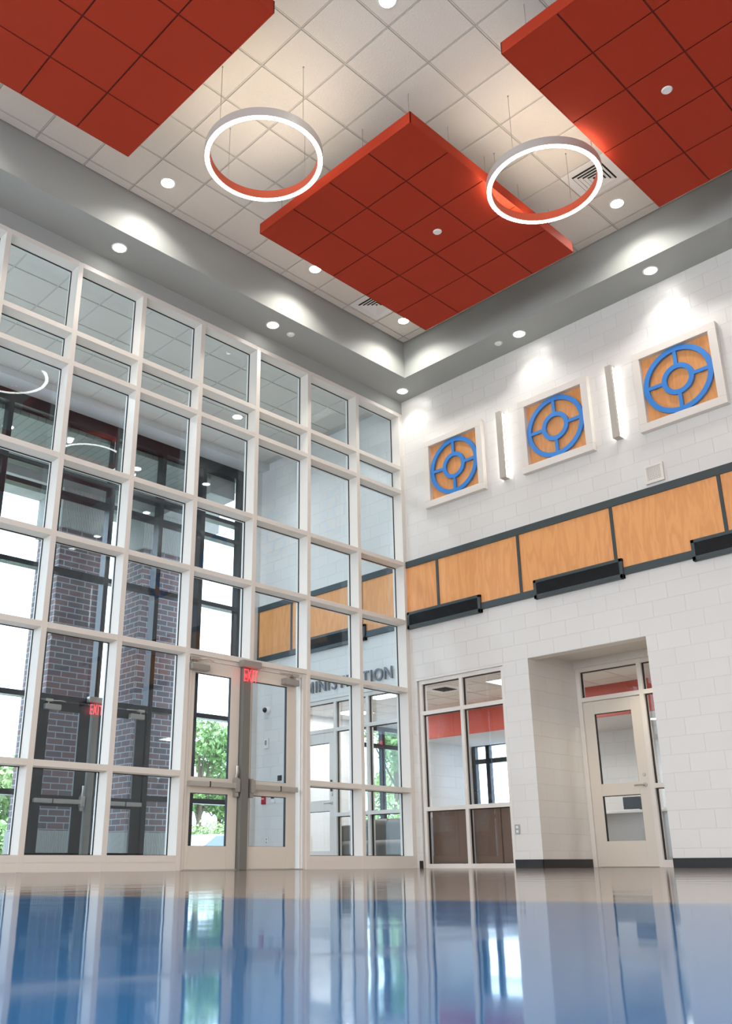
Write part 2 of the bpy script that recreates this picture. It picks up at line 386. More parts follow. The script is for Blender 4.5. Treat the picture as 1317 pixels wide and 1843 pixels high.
# ------------------------------------------------------------------ window wall (white) between hall and lobby
win = struct(thing('window_1', (-7, 0, 0), None, None))
HW = .033; GY = .18
def face_bar(mb, x0, x1, z0, z1): mb.box(x0, x1, 0, GY+.05, z0, z1)
door_bays = (2, 3)            # bays between MX[2]..MX[4]
for k, x in enumerate(MX):
    b = MB()
    z0 = 0
    if k == 3: z0 = ZR[1]
    w = HW if k else .04
    xx = x if k else -.04
    b.box(xx-w, xx+w, 0, GY-.004, z0, ZT); b.box(xx-w-.008, xx+w+.008, GY-.004, GY+.012, z0, ZT, 1); b.box(xx-w+.004, xx+w-.004, GY+.012, GY+.06, z0, ZT)
    if k in (2, 4):                        # stout door jambs
        s = -1 if k == 2 else 1
        b.box(xx, xx+s*.085, .02, GY, 0, ZR[1]); b.box(xx+s*.085, xx+s*.10, .055, .13, 0, ZR[1])
    b.build('mullion', [FRAME, GASK], win, .003)
def bays(): return [(MX[i+1]+HW, MX[i]-HW if i else -.08, i) for i in range(len(MX)-1)]
for zi, z in enumerate(ZR+[ZT-.03]):
    for x0, x1, i in bays():
        if zi == 0 and i in door_bays: continue
        b = MB(); h = .033
        b.box(x0, x1, .001, GY-.004, z-h, z+h); b.box(x0, x1, GY-.004, GY+.012, z-h-.008, z+h+.008 if zi < 6 else z+h, 1); b.box(x0, x1, GY+.012, GY+.06, z-h+.004, z+h-.004)
        b.build('transom', [FRAME, GASK], win, .002)
for x0, x1, i in bays():
    if i in door_bays: continue
    b = MB(); b.box(x0, x1, .002, GY-.004, 0, .088); b.box(x0, x1, .006, GY-.004, .088, .092); b.box(x0, x1, .002, GY-.004, .092, .165)
    b.box(x0, x1, GY-.004, GY+.012, .1, .173, 1); b.box(x0, x1, GY+.012, GY+.06, 0, .16)
    b.build('sill', [FRAME, GASK], win)
zz = [.165]+ZR+[ZT-.03]
for x0, x1, i in bays():
    for j in range(len(zz)-1):
        if i in door_bays and j < 2: continue
        box1('glass_pane', GLASS, (x0-.005, x1+.005, GY, GY+.008, zz[j]+.02, zz[j+1]-.02), win)

# ------------------------------------------------------------------ doors
def door_leaf(num, xh, xl, y0, zt, zb, zm, gz, mt, gl, mtg, has_lever=True, y_bar=-1, flip=1, closer=True, metal=GREY):
    """glazed door in a plane y = const; xh hinge side, xl lock side; push bar and closer on the hall side"""
    d = struct(thing('door_%d' % num, ((xh+xl)/2, y0, 0), None, None))
    xa, xb = sorted((xh, xl)); th = .045
    ga, gb = gz[0], gz[1]          # glass x range
    b = MB()
    for (a, c, p, q) in ((xa, ga, .012, zt), (gb, xb, .012, zt), (ga, gb, .012, zb[0]), (ga, gb, zb[1], zm[0]), (ga, gb, zm[1], zt)):
        b.box(a, c, y0, y0+th, p, q)
    b.build('door_leaf', mt, d, .003)
    for p, q in ((zb[0], zb[1]), (zm[0], zm[1])):
        g = MB(); g.box(ga-.003, gb+.003, y0+.018, y0+.026, p-.003, q+.003); g.build('glass_pane', gl, d)
        t = MB(); w = .006
        t.box(ga, ga+w, y0+.004, y0+.04, p, q); t.box(gb-w, gb, y0+.004, y0+.04, p, q); t.box(ga, gb, y0+.004, y0+.04, q-w, q); t.box(ga, gb, y0+.004, y0+.04, p, p+w*.5)
        t.build('glazing_bead', mtg, d)
    s = 1 if xh > xl else -1       # direction from lock to hinge
    # push bar
    b = MB(); z = .965
    b.box(xl+s*.055, xh-s*.02, y0-.075, y0-.03, z-.032, z+.032, 0); b.box(xh-s*.02, xh-s*.09, y0-.04, y0, z-.026, z+.026, 0)
    b.box(xh-s*.30, xh-s*.325, y0-.077, y0-.03, z-.034, z+.034, 1)
    bar = b.build('push_bar', [ALU if mt is DOORP else metal, BLACK], d, .008)
    b = MB(); b.box(xl+s*.015, xl+s*.085, y0-.085, y0, z-.075, z+.085); b.box(xl+s*.02, xl+s*.075, y0-.06, y0, z-.13, z+.10)
    b.build('latch_case', metal, bar, .012)
    if has_lever:
        b = MB(); b.tube([(xl+s*.045, y0-.03, z+.10), (xl+s*.045, y0-.05, z+.17), (xl+s*.045, y0-.045, z+.24)], .02, 12)
        b.build('dogging_lever', SATIN, bar, smooth=True)
    if closer:
        zc = zt+.02
        b = MB(); b.box(xl+s*.32+s*.22, xl+s*.58+s*.22, y0-.085, y0-.0, zt-.14, zt-.055)
        c = b.build('door_closer', metal, d, .01)
        xp = xl+s*.74
        b = MB(); b.tube([(xp, y0-.045, zt-.05), (xp, y0-.045, zt+.0)], .012, 8); b.tube([(xp, y0-.045, zt-.005), (xp-s*.16, y0-.12, zt-.005), (xp-s*.27, y0-.055, zt+.0)], .009, 8)
        b.box(xp+s*.06, xp-s*.06, y0-.07, y0-.01, zt-.02, zt+.02)
        b.build('closer_arm', SATIN, c, smooth=True)
    return d
ZH = ZR[1]-.05
# hall doors
d1 = door_leaf(1, -4.03, -3.255, .03, 2.44, (.27, .862), (1.045, 2.285), (-3.95, -3.40), DOORP, GLASS2, GASK, True)
d2 = door_leaf(2, -2.30, -3.115, .03, 2.44, (.27, .868), (1.045, 2.285), (-3.06, -2.465), DOORP, GLASS2, GASK, False)
b = MB(); b.box(-3.245, -3.125, -.03, .14, 0, 2.47)
struct(b.build('trim_2', POST, None, .008), 'grey steel post between the two white hall doors', 'door post')
b = MB(); b.box(-4.03, -2.19, .0, .12, 0, .012)
struct(b.build('trim_3', ALU), 'metal threshold under the white hall doors', 'threshold')

for p_, q_ in ((-3.245, -4.03), (-3.125, -2.19)): box1('door_head', FRAME, (p_, q_, .03, .12, 2.444, 2.497), win)
def exit_sign(x, y, z, label, w=.30):
    t = thing('exit_sign', (x, y, z), label, 'exit sign')
    b = MB(); b.box(x-w/2, x+w/2, y-.05, y+.05, z-.01, z+.08); b.build('housing', GREY, t, .01)
    b = MB(); b.prism([(x-w/2+.01, z-.01), (x+w/2-.01, z-.01), (x+w/2-.03, z-.20), (x-w/2+.03, z-.20)], y-.006, y+.006, 'y'); b.build('acrylic_panel', ACRYL, t)
    le = text_mesh('letters', 'EXIT', .235, .002, EXITR, t, (x, y-.009, z-.19), (PI/2, 0, 0), 1., -.0035, True, 1.18)
    le.scale = (.215/le.dimensions.x, 1, 1)
    l = bpy.data.lights.new('exit_glow', 'POINT'); l.energy = .6; l.color = (1, .05, .06); l.shadow_soft_size = .04
    o = bpy.data.objects.new('exit_glow', l); COL.objects.link(o); o.location = (0, -.06, -.1); o.parent = t
    return t
exit_sign(-3.16, -.05, 2.44, 'red lit EXIT sign above the post of the white hall doors')

# ------------------------------------------------------------------ outer dark window wall
ow = struct(thing('window_2', (-6, YO, 0), None, None))
ZO = [1.07, 2.49, 3.55, 4.50, 5.80, 6.16]; ZOT = 7.12
for k, x in enumerate(XO):
    b = MB(); z0 = 2.49 if k == 3 else 0; w = .042
    b.box(x-w, x+w, YO, YO+.17, z0, 7.3)
    if k == 0: b.box(-.37, -.13, YO+.02, YO+.17, 0, 7.3)
    b.build('mullion', BRONZE, ow, .003)
for i in range(len(XO)-1):
    x1, x0 = XO[i]-.042, XO[i+1]+.042
    for zi, z in enumerate(ZO+[7.2]):
        if zi == 0 and i in (2, 3): continue
        h = .04 if zi < 6 else .1
        box1('transom', BRONZE, (x0, x1, YO+.001, YO+.17, z-h, z+h), ow)
    if i not in (2, 3): box1('sill', BRONZE, (x0, x1, YO+.001, YO+.17, 0, .14), ow)
    zz2 = [.1]+ZO+[7.15]
    for j in range(len(zz2)-1):
        if i in (2, 3) and j < 2: continue
        box1('glass_pane', GLASS2, (x0-.01, x1+.01, YO+.13, YO+.138, zz2[j]+.03, zz2[j+1]-.03), ow)
d3 = door_leaf(3, -4.03, -3.18, YO+.03, 2.43, (.24, .90), (1.05, 2.30), (-3.88, -3.36), BRONZE, GLASS2, GASK, True, metal=GREY)
d4 = door_leaf(4, -2.17, -3.04, YO+.03, 2.43, (.24, .90), (1.05, 2.30), (-2.88, -2.34), BRONZE, GLASS2, GASK, False, metal=GREY)
struct(box1('trim_4', POST, (-3.165, -3.055, YO-.02, YO+.14, 0, 2.46), None, .008), 'grey steel post between the dark outer doors', 'door post')
exit_sign(-3.14, YO-.06, 2.47, 'red lit EXIT sign at the dark outer doors across the lobby', .30)

# ------------------------------------------------------------------ office front inside the block wall
def storefront_x(num, x, ys, zs, gl, mt=FRAME, top=None, w=.028, depth=.11, skip=()):
    """framed glazing in a plane x = const; ys descending mullions; zs rails from sill to head"""
    t = struct(thing('window_%d' % num, (x, (ys[0]+ys[-1])/2, 0), None, None))
    for y in ys: 
        b = MB(); b.box(x, x+depth, y-w, y+w, 0, zs[-1]+w); b.build('mullion', mt, t, .002)
    for i in range(len(ys)-1):
        ya, yb = ys[i+1]+w, ys[i]-w
        for j, z in enumerate(zs):
            if (i, j) in skip: continue
            box1('rail', mt, (x+.001, x+depth, ya, yb, z-w if j else 0, z+w), t)
        for j in range(len(zs)-1):
            if (i, 'g%d' % j) in skip: continue
            box1('glass_pane', gl, (x+.05, x+.057, ya-.002, yb+.002, zs[j]+w-.002, zs[j+1]-w+.002), t)
            b = MB(); e = .012; za, zb = zs[j]+w, zs[j+1]-w
            b.box(x+.035, x+.062, yb-e, yb, za, zb); b.box(x+.035, x+.062, ya, ya+e*.4, za, zb); b.box(x+.035, x+.062, ya, yb, zb-e, zb)
            b.build('gasket', GASK, t)
    return t
storefront_x(3, .03, [-.155, -.915, -1.66], [.03, .80, 2.17, 2.63], GLASS2)
# glazing and door to the administration office, seen through the lobby
storefront_x(4, .03, [2.765, 1.70, .965, .30], [.08, .80, 2.13, 2.61], GLASS2, skip={(0, 0), (0, 1), (0, 'g0'), (0, 'g1')})
def door_x(num, x, ya, yb, zt, glz, gy, mt, lever_at, dirx=-1, label=None):
    """glazed office door in a plane x = const, hall side at -x"""
    d = struct(thing('door_%d' % num, (x, (ya+yb)/2, 0), None, None)); th = .045
    b = MB()
    for (a, c, p, q) in ((ya, gy[0], .01, zt), (gy[1], yb, .01, zt), (gy[0], gy[1], .01, glz[0]), (gy[0], gy[1], glz[1], glz[2]), (gy[0], gy[1], glz[3], zt)):
        b.box(x, x+th, a, c, p, q)
    b.build('door_leaf', mt, d, .002)
    for p, q in ((glz[0], glz[1]), (glz[2], glz[3])):
        box1('glass_pane', GLASS2, (x+.02, x+.027, gy[0]-.002, gy[1]+.002, p-.002, q+.002), d)
        b = MB(); e = .008; b.box(x+.004, x+.04, gy[1]-e, gy[1], p, q); b.box(x+.004, x+.04, gy[0], gy[1], q-e, q); b.box(x+.004, x+.04, gy[0], gy[0]+.003, p, q)
        b.build('glazing_bead', GASK, d)
    y, z = lever_at; s = 1 if y < (ya+yb)/2 else -1
    b = MB(); b.lathe([(0, -.014), (.028, -.014), (.03, 0)], (x, y, z), 'x', 20); b.tube([(x-.01, y, z), (x-.05, y, z), (x-.055, y+s*.03, z), (x-.05, y+s*.13, z-.004)], .009, 10)
    b.build('lever_handle', SATIN, d, smooth=True)
    b = MB(); b.lathe([(0, -.012), (.02, -.012), (.024, 0)], (x, y, z+.13), 'x', 20); b.build('lock_cylinder', SATIN, d, smooth=True)
    return d
d5 = door_x(5, .04, 1.74, 2.72, 2.09, (.26, .86, 1.03, 1.93), (1.84, 2.56), FRAME, (1.79, .98))
b = MB(); b.box(.02, .04, 1.772, 1.808, 1.16, 1.34); b.build('card_reader', BLACK, d5, .004)
b = MB(); b.box(-.02, .04, 2.3, 2.55, 1.98, 2.05); b.build('door_closer', POST, d5, .004)
XD = 1.2
t = struct(thing('window_5', (XD, -3, 0), None, None))
for y, z0 in ((-2.14, 0), (-3.09, 0), (-3.80, 0)): box1('mullion', FRAME, (XD-.02, XD+.1, y-.032, y+.032, z0, 2.70), t, .002)
for (ya, yb, z) in ((-3.06, -2.17, 2.245), (-3.06, -2.17, 2.675), (-3.77, -3.12, 2.675), (-3.77, -3.12, 2.245), (-3.77, -3.12, 1.01), (-3.77, -3.12, .06)):
    box1('rail', FRAME, (XD-.018, XD+.1, ya, yb, z-.03 if z > .1 else 0, z+.03), t)
for (ya, yb, za, zb) in ((-3.06, -2.17, 2.275, 2.645), (-3.77, -3.12, 2.275, 2.645), (-3.77, -3.12, 1.04, 2.215), (-3.77, -3.12, .09, .98)):
    box1('glass_pane', GLASS2, (XD+.04, XD+.047, ya, yb, za, zb), t)
    b = MB(); e = .014; b.box(XD+.02, XD+.055, yb-e, yb, za, zb); b.box(XD+.02, XD+.055, ya, yb, zb-e*.7, zb); b.build('gasket', GASK, t)
door_x(6, XD, -3.055, -2.175, 2.205, (.33, .915, 1.075, 2.03), (-2.90, -2.34), DOORP, (-2.985, 1.03))

# ------------------------------------------------------------------ ceiling clouds
def cloud(x0, y0, label, nx=5, ny=4):
    P = .626; Z0, Z1 = 7.4, 7.545
    Px, Py = 3.134/5, 2.472/4
    x1, y1 = x0+nx*Px, y0+ny*Py
    t = thing('ceiling_cloud', ((x0+x1)/2, (y0+y1)/2, Z0), label, 'ceiling panel', 'suspended red ceiling clouds')
    b = MB(); b.box(x0+.02, x1-.02, y0+.02, y1-.02, Z0+.008, Z1-.02, 1)
    for i in range(nx):
        for j in range(ny): b.box(x0+i*Px+.009, x0+(i+1)*Px-.009, y0+j*Py+.009, y0+(j+1)*Py-.009, Z0, Z0+.012)
    b.build('tile_field', [RED, REDD], t)
    b = MB(); b.box(x0, x1, y0, y0+.012, Z0-.002, Z1); b.box(x0, x1, y1-.012, y1, Z0-.002, Z1); b.box(x0, x0+.012, y0, y1, Z0-.002, Z1); b.box(x1-.012, x1, y0, y1, Z0-.002, Z1)
    b.build('edge_trim', RED, t, .002)
    pts = [(x0+.2+i*(x1-x0-.4)/4, y) for i in range(5) for y in (y0+.18, y1-.18)]+[(x, y0+.18+j*(y1-y0-.36)/3) for j in (1, 2) for x in (x0+.2, x1-.2)]
    for x, y in pts:
        MB().tube([(x, y, Z0+.05), (x, y, ZC)], .0032, 6).build('hanger_wire', GREY, t)
    return t
cloud(-4.551, -4.225, 'red tiled ceiling cloud seen whole in the middle of the hall')
cloud(-9.554, -4.225, 'red tiled ceiling cloud cut off by the upper left of the view')
cloud(-4.551, -7.86, 'red tiled ceiling cloud cut off by the upper right of the view')
for (x, y), lb in (((-2.987, -3.286), 'round white cover plate in the middle red cloud'), ((-2.988, -6.284), 'round white cover plate in the right-hand red cloud')):
    o = MB().lathe([(0, -.012), (.045, -.012), (.055, 0), (0, 0)], (x, y, 7.4), 'z', 28).build('sprinkler_cover', WHITE, None, smooth=True, origin=(x, y, 7.4)); tag(o, lb, 'sprinkler cover')
for (x, y), lb in (((-2.757, -.297), 'small white sprinkler cap on the bulkhead above the window wall'), ((-.33, -2.257), 'small white sprinkler cap on the bulkhead above the first wheel emblem')):
    o = MB().lathe([(0, -.02), (.04, -.02), (.045, -.004), (.06, 0), (0, 0)], (x, y, ZW), 'z', 28).build('sprinkler_cover', WHITE, None, smooth=True, origin=(x, y, ZW)); tag(o, lb, 'sprinkler cover')

# ------------------------------------------------------------------ ring pendants
def ring_pendant(cx, cy, label):
    t = thing('ring_pendant', (cx, cy, 7.2), label, 'pendant light', 'ring pendant lights')
    R, w, z0, h = .635, .056, 7.2, .105
    MB().lathe([(R, .004), (R, h), (R-w, h), (R-w, .004), (R-w+.004, .0), (R-.004, .0)], (cx, cy, z0), 'z', 128, closed=True).build('ring_body', RINGB, t, smooth=True)
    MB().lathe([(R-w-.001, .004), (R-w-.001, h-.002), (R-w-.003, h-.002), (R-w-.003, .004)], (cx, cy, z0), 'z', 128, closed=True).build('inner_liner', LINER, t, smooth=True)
    MB().lathe([(R-.006, h), (R-w+.006, h), (R-w+.006, h+.004), (R-.006, h+.004)], (cx, cy, z0), 'z', 128, closed=True).build('upper_diffuser', RINGU, t, smooth=True)
    MB().lathe([(R-.004, -.003), (R-w+.004, -.003), (R-w+.004, .004), (R-.004, .004)], (cx, cy, z0), 'z', 128, closed=True).build('diffuser', RINGE, t, smooth=True)
    for a in range(4):
        an = PI*a/2+.03; x, y = cx+(R-w/2)*math.cos(an), cy+(R-w/2)*math.sin(an)
        MB().tube([(x, y, z0+h-.01), (x, y, ZC)], .0028, 6).tube([(x, y, ZC-.012), (x, y, ZC)], .009, 8).build('cable', GREY, t)
    return t
ring_pendant(-5.44, -2.905, 'glowing ring pendant over the left of the middle red cloud')
ring_pendant(-2.92, -4.765, 'glowing ring pendant between the middle and right red clouds')

# ------------------------------------------------------------------ recessed downlights
def downlight(x, y, z, label, power=70, group='recessed hall downlights', spot=2.4, col=(1, .955, .87)):
    t = thing('downlight', (x, y, z), label, 'downlight', group)
    MB().lathe([(.078, -.001), (.082, -.007), (.098, -.005), (.10, .0)], (x, y, z), 'z', 36).build('trim_ring', WHITE, t, smooth=True)
    MB().lathe([(0, -.0055), (.079, -.0055), (.079, -.001)], (x, y, z), 'z', 36).build('lens', LAMP, t)
    if power:
        l = bpy.data.lights.new('downlight_beam', 'SPOT'); l.energy = power; l.spot_size = spot; l.spot_blend = .7; l.shadow_soft_size = .06; l.color = col
        o = bpy.data.objects.new('downlight_beam', l); COL.objects.link(o); o.parent = t; o.location = (0, 0, -.03)
    return t
CEIL = [(-5.473, -1.061, 'tile ceiling downlight above the gap left of the middle cloud'), (-2.967, -1.051, 'tile ceiling downlight half hidden by the middle cloud edge, nearer the window wall'),
        (-1.077, -1.044, 'tile ceiling downlight half hidden at the far corner of the middle cloud'), (-1.078, -4.721, 'tile ceiling downlight beside the diffuser near the right ring'),
        (-5.359, -4.669, 'tile ceiling downlight at the very top edge of the view'), (-8.0, -1.05, 'tile ceiling downlight out past the left cloud by the window wall'),
        (-1.08, -8.3, 'tile ceiling downlight past the right cloud by the block wall'), (-5.36, -8.3, 'tile ceiling downlight above and behind the viewpoint'),
        (-9.6, -5.6, 'tile ceiling downlight left of the viewpoint'), (-9.6, -8.3, 'tile ceiling downlight directly over the viewpoint')]
for x, y, lb in CEIL: downlight(x, y, ZC-.002, lb, 90)
SOF = [(-5.645, -.305, 'bulkhead downlight over the window wall, the leftmost one in view'), (-3.108, -.306, 'bulkhead downlight over the doors of the window wall'),
       (-.291, -.287, 'bulkhead downlight right in the hall corner'), (-.32, -2.621, 'bulkhead downlight above the first and second wheel emblems'),
       (-.327, -4.702, 'bulkhead downlight above the third wheel emblem'), (-8.18, -.305, 'bulkhead downlight over the far left of the window wall'),
       (-.33, -6.9, 'bulkhead downlight on the block wall side past the third emblem'), (-.33, -9.0, 'bulkhead downlight on the block wall side beyond the view')]
for x, y, lb in SOF: downlight(x, y, ZW, lb, 37, 'bulkhead downlights', 1.95, (1, .97, .92))
# lobby downlights
for x, y, lb in ((-1.7, 2.3, 'lobby downlight near the administration wall'), (-3.4, 2.9, 'lobby downlight before the dark doors'), (-6.2, 2.9, 'lobby downlight further left in the lobby')):
    downlight(x, y, 7.42, lb, 150, 'lobby downlights', 2.7, (.86, .94, 1))

downlight(.55, -3.45, 2.845, 'warm downlight in the alcove ceiling, hidden behind the opening edge', 120, 'alcove downlight', 2.2, (1, .85, .62))

# ------------------------------------------------------------------ air diffusers
def diffuser(x, y, label):
    t = thing('air_diffuser', (x, y, ZC-.002), label, 'air vent', 'square ceiling air diffusers')
    z = ZC-.004
    b = MB()
    s = .295; r = .2
    b.box(x-s, x+s, y-s, y-r, z-.004, z); b.box(x-s, x+s, y+r, y+s, z-.004, z); b.box(x-s, x-r, y-r, y+r, z-.004, z); b.box(x+r, x+s, y-r, y+r, z-.004, z)
    b.build('frame', WHITE, t)
    box1('duct_opening', VENTD, (x-r, x+r, y-r, y+r, z-.0005, z+.001), t)
    for k in range(4):
        o_ = .185-k*.045; b = MB()
        def sl(p, q, h0=-.020, h1=-.006):
            n = len(b.v); b.v += [(p[0], p[1], z+h0), (q[0], q[1], z+h0), (q[0]*.0+q[2], q[3], z+h1), (p[2], p[3], z+h1)]
            b.f.append([n, n+1, n+2, n+3]); b.mi.append(0)
        i_ = o_-.033
        for sx in (-1, 1):
            n = len(b.v)
            b.v += [(x+sx*o_, y-o_, z-.018), (x+sx*o_, y+o_, z-.018), (x+sx*i_, y+i_, z-.004), (x+sx*i_, y-i_, z-.004)]
            b.v += [(x+sx*o_, y-o_, z-.021), (x+sx*o_, y+o_, z-.021), (x+sx*i_, y+i_, z-.007), (x+sx*i_, y-i_, z-.007)]
            for q in ((0, 1, 2, 3), (4, 5, 6, 7), (0, 1, 5, 4), (2, 3, 7, 6)): b.f.append([n+v for v in q]); b.mi.append(0)
            n = len(b.v)
            b.v += [(x-o_, y+sx*o_, z-.018), (x+o_, y+sx*o_, z-.018), (x+i_, y+sx*i_, z-.004), (x-i_, y+sx*i_, z-.004)]
            b.v += [(x-o_, y+sx*o_, z-.021), (x+o_, y+sx*o_, z-.021), (x+i_, y+sx*i_, z-.007), (x-i_, y+sx*i_, z-.007)]
            for q in ((0, 1, 2, 3), (4, 5, 6, 7), (0, 1, 5, 4), (2, 3, 7, 6)): b.f.append([n+v for v in q]); b.mi.append(0)
        b.build('louver', WHITE, t)
    return t
diffuser(-1.71, -4.77, 'square louvred ceiling diffuser behind the right ring pendant')
diffuser(-1.70, -1.055, 'square louvred ceiling diffuser half hidden by the middle red cloud')

# ------------------------------------------------------------------ wheel emblems on the block wall
def emblem(cy, label):
    cz = 5.90; R = .575
    t = thing('wheel_emblem', (0, cy, cz), label, 'wall emblem', 'framed wheel emblems')
    b = MB(); i = .468
    D = -.085
    b.box(D, .0, cy-R, cy+R, cz+i, cz+R); b.box(D, .0, cy-R, cy+R, cz-R, cz-i); b.box(D, .0, cy-R, cy-i, cz-i, cz+i); b.box(D, .0, cy+i, cy+R, cz-i, cz+i)
    b.build('frame', FRAME, t, .004)
    box1('wood_panel', WOOD, (-.008, .0, cy-i, cy+i, cz-i, cz+i), t)
    b = MB()
    for ro, ri in ((.462, .395), (.215, .15)):
        b.lathe([(ro, -.058), (ro, -.028), (ri, -.028), (ri, -.058)], (0, cy, cz), 'x', 96, closed=True)
    for s in (-1, 1):
        b.box(-.056, -.030, cy+s*.20, cy+s*.40, cz-.024, cz+.024); b.box(-.056, -.030, cy-.024, cy+.024, cz+s*.20, cz+s*.40)
        b.box(-.030, -.008, cy+s*.3-.015, cy+s*.3+.015, cz-.015, cz+.015)
    b.build('wheel', BLUE, t, smooth=True)
    return t
for cy, lb in ((-1.075, 'framed blue wheel emblem on oak, nearest the glass corner'), (-2.905, 'framed blue wheel emblem on oak, hung between the two wall sconces'),
               (-4.735, 'framed blue wheel emblem on oak, the largest and nearest of the three in view'), (-6.565, 'framed blue wheel emblem on oak, cut off at the right edge of the view')):
    emblem(cy, lb)
def sconce(cy, label):
    t = thing('wall_sconce', (0, cy, 5.91), label, 'wall light', 'slim vertical wall sconces')
    b = MB(); b.box(-.115, -.07, cy-.045, cy+.045, 5.37, 6.45); b.box(-.07, -.0, cy-.045, cy+.045, 5.37, 5.385); b.box(-.07, -.0, cy-.045, cy+.045, 6.435, 6.45)
    b.build('housing', mat('sconce_body', (.47, .44, .39), .4), t, .003)
    box1('diffuser', SCONE, (-.07, -.03, cy-.038, cy+.038, 5.40, 6.42), t)
    box1('back_plate', SATIN, (-.03, 0, cy-.03, cy+.03, 5.45, 6.37), t)
    return t
sconce(-2.0, 'slim vertical wall sconce between the first and second emblems'); sconce(-3.83, 'slim vertical wall sconce between the second and third emblems')
# loudspeaker grille
t = thing('speaker_grille', (0, -4.245, 4.74), 'small square perforated cream speaker grille above the oak band', 'speaker grille')
b = MB(); y0, y1, z0, z1 = -4.37, -4.12, 4.62, 4.87; w = .03
b.box(-.035, 0, y0, y1, z0, z0+w); b.box(-.035, 0, y0, y1, z1-w, z1); b.box(-.035, 0, y0, y0+w, z0+w, z1-w); b.box(-.035, 0, y1-w, y1, z0+w, z1-w); b.build('frame', FRAME, t, .003)
box1('backing', VENTD, (-.006, 0, y0+w, y1-w, z0+w, z1-w), t)
b = MB()
for k in range(9): b.box(-.02, -.014, y0+w+.006+k*.0215, y0+w+.018+k*.0215, z0+w, z1-w); b.box(-.0205, -.0135, y0+w, y1-w, z0+w+.006+k*.0215, z0+w+.018+k*.0215)
b.build('perforated_face', FRAME, t)

# ------------------------------------------------------------------ oak band with dark trim
divs = [3.66, 2.73, 1.0, -.63, -2.115, -3.585, -5.03, -6.48, -7.93, -9.4]
nm = ['far end of the lobby', 'lobby above the administration door', 'lobby side of the glass corner', 'first whole panel from the glass corner', 'second whole panel from the corner',
      'third whole panel, widest in view', 'panel cut off at the right edge', 'panel beyond the view', 'panel furthest beyond the view']
for i in range(len(divs)-1):
    ya, yb = divs[i+1]+.02, divs[i]-.02
    if i == 2:
        for (p, q, s_) in ((.25, yb, 'just left of the glass corner'), (ya, -.004, 'narrow one right of the glass corner')):
            tag(box1('oak_panel', WOOD, (-.02, 0, p, q, 3.60, 4.47), origin=(0, (p+q)/2, 4.03)), 'oak veneer wall panel in the dark band, '+s_, 'wall panel', 'oak band panels')
        continue
    tag(box1('oak_panel', WOOD, (-.02, 0, ya, yb, 3.60, 4.47), origin=(0, (ya+yb)/2, 4.03)), 'oak veneer wall panel in the dark band, '+nm[i], 'wall panel', 'oak band panels')
b = MB()
for (p, q) in ((divs[-1]-.3, -.004), (.25, 3.66)):
    b.box(-.04, 0, p, q, 4.465, 4.571); b.box(-.04, 0, p, q, 3.515, 3.612)
for y in divs[1:]: b.box(-.035, 0, y-.022, y+.022, 3.61, 4.47)
b.box(-.035, 0, 3.63, 3.66, 3.61, 4.47)
struct(b.build('trim_5', BRONZE2, None, .003), 'dark grey rails framing the oak wall band', 'wall trim')
for (ya, yb), lb in (((.90, 2.25), 'long dark wall vent seen through the lobby glass'), ((-1.42, -.015), 'long dark wall vent nearest the glass corner'), ((-3.675, -2.335), 'long dark wall vent in the middle of the oak band'),
                     ((-5.93, -4.59), 'long dark wall vent cut off at the right edge of the view')):
    t = thing('wall_vent', (0, (ya+yb)/2, 3.6), lb, 'wall vent', 'long dark wall vents')
    b = MB(); w = .045; z0, z1 = 3.47, 3.735
    b.box(-.062, 0, ya, yb, z0, z0+w+.01); b.box(-.062, 0, ya, yb, z1-w, z1); b.box(-.062, 0, ya, ya+w, z0, z1); b.box(-.062, 0, yb-w, yb, z0, z1)
    b.build('frame', BRONZE2, t, .004)
    b = MB(); b.box(-.042, 0, ya+w, yb-w, z0+w, z1-w)
    for k in range(14): b.box(-.055, -.042, ya+w, yb-w, z0+w+.01+k*.0117, z0+w+.014+k*.0117)
    b.build('grille', BLACK, t)
# duplex outlet
def wall_plate(name, y, z, w, h, m, label, cat, x=0., d=.012):
    t = thing(name, (x, y, z), label, cat)
    box1('plate', m, (x-d, x, y-w/2, y+w/2, z-h/2, z+h/2), t, .003)
    return t
t = wall_plate('power_outlet', -1.755, .478, .075, .12, GREY, 'steel duplex power outlet low on the pier beside the office window', 'outlet')
for dz in (-.027, .027): box1('socket', WHITE, (-.016, -.010, -1.772, -1.738, .478+dz-.016, .478+dz+.016), t, .003)
t = wall_plate('power_outlet', 3.33, .44, .07, .12, WHITE, 'white power outlet low on the lobby wall', 'outlet')
for dz in (-.027, .027): box1('socket', GREY, (-.016, -.010, 3.315, 3.345, .44+dz-.014, .44+dz+.014), t, .003)
t = thing('security_camera', (0, 3.36, 2.63), 'white wall camera with a dark dome on the lobby wall', 'security camera')
MB().lathe([(0, -.075), (.04, -.07), (.068, -.045), (.075, 0), (0, 0)], (0, 3.36, 2.63), 'x', 28).build('base', WHITE, t, smooth=True)
MB().lathe([(0, -.115), (.025, -.108), (.042, -.085), (.046, -.06)], (0, 3.36, 2.63), 'x', 24).build('dome', BLACK, t, smooth=True)
t = wall_plate('wall_alarm', 3.37, 2.055, .11, .17, WHITE, 'white horn strobe alarm on the lobby wall', 'alarm', 0, .03)
box1('strobe', GREY, (-.042, -.03, 3.35, 3.39, 2.03, 2.11), t, .004)
t = wall_plate('door_sign', 3.02, 1.447, .10, .09, BLACK, 'small black room sign on the lobby wall', 'sign')
t = wall_plate('fire_alarm_pull', 3.42, 1.10, .09, .13, REDB, 'red fire alarm pull station on the lobby wall', 'fire alarm', 0, .035)
box1('handle', WHITE, (-.045, -.035, 3.39, 3.45, 1.12, 1.13), t)
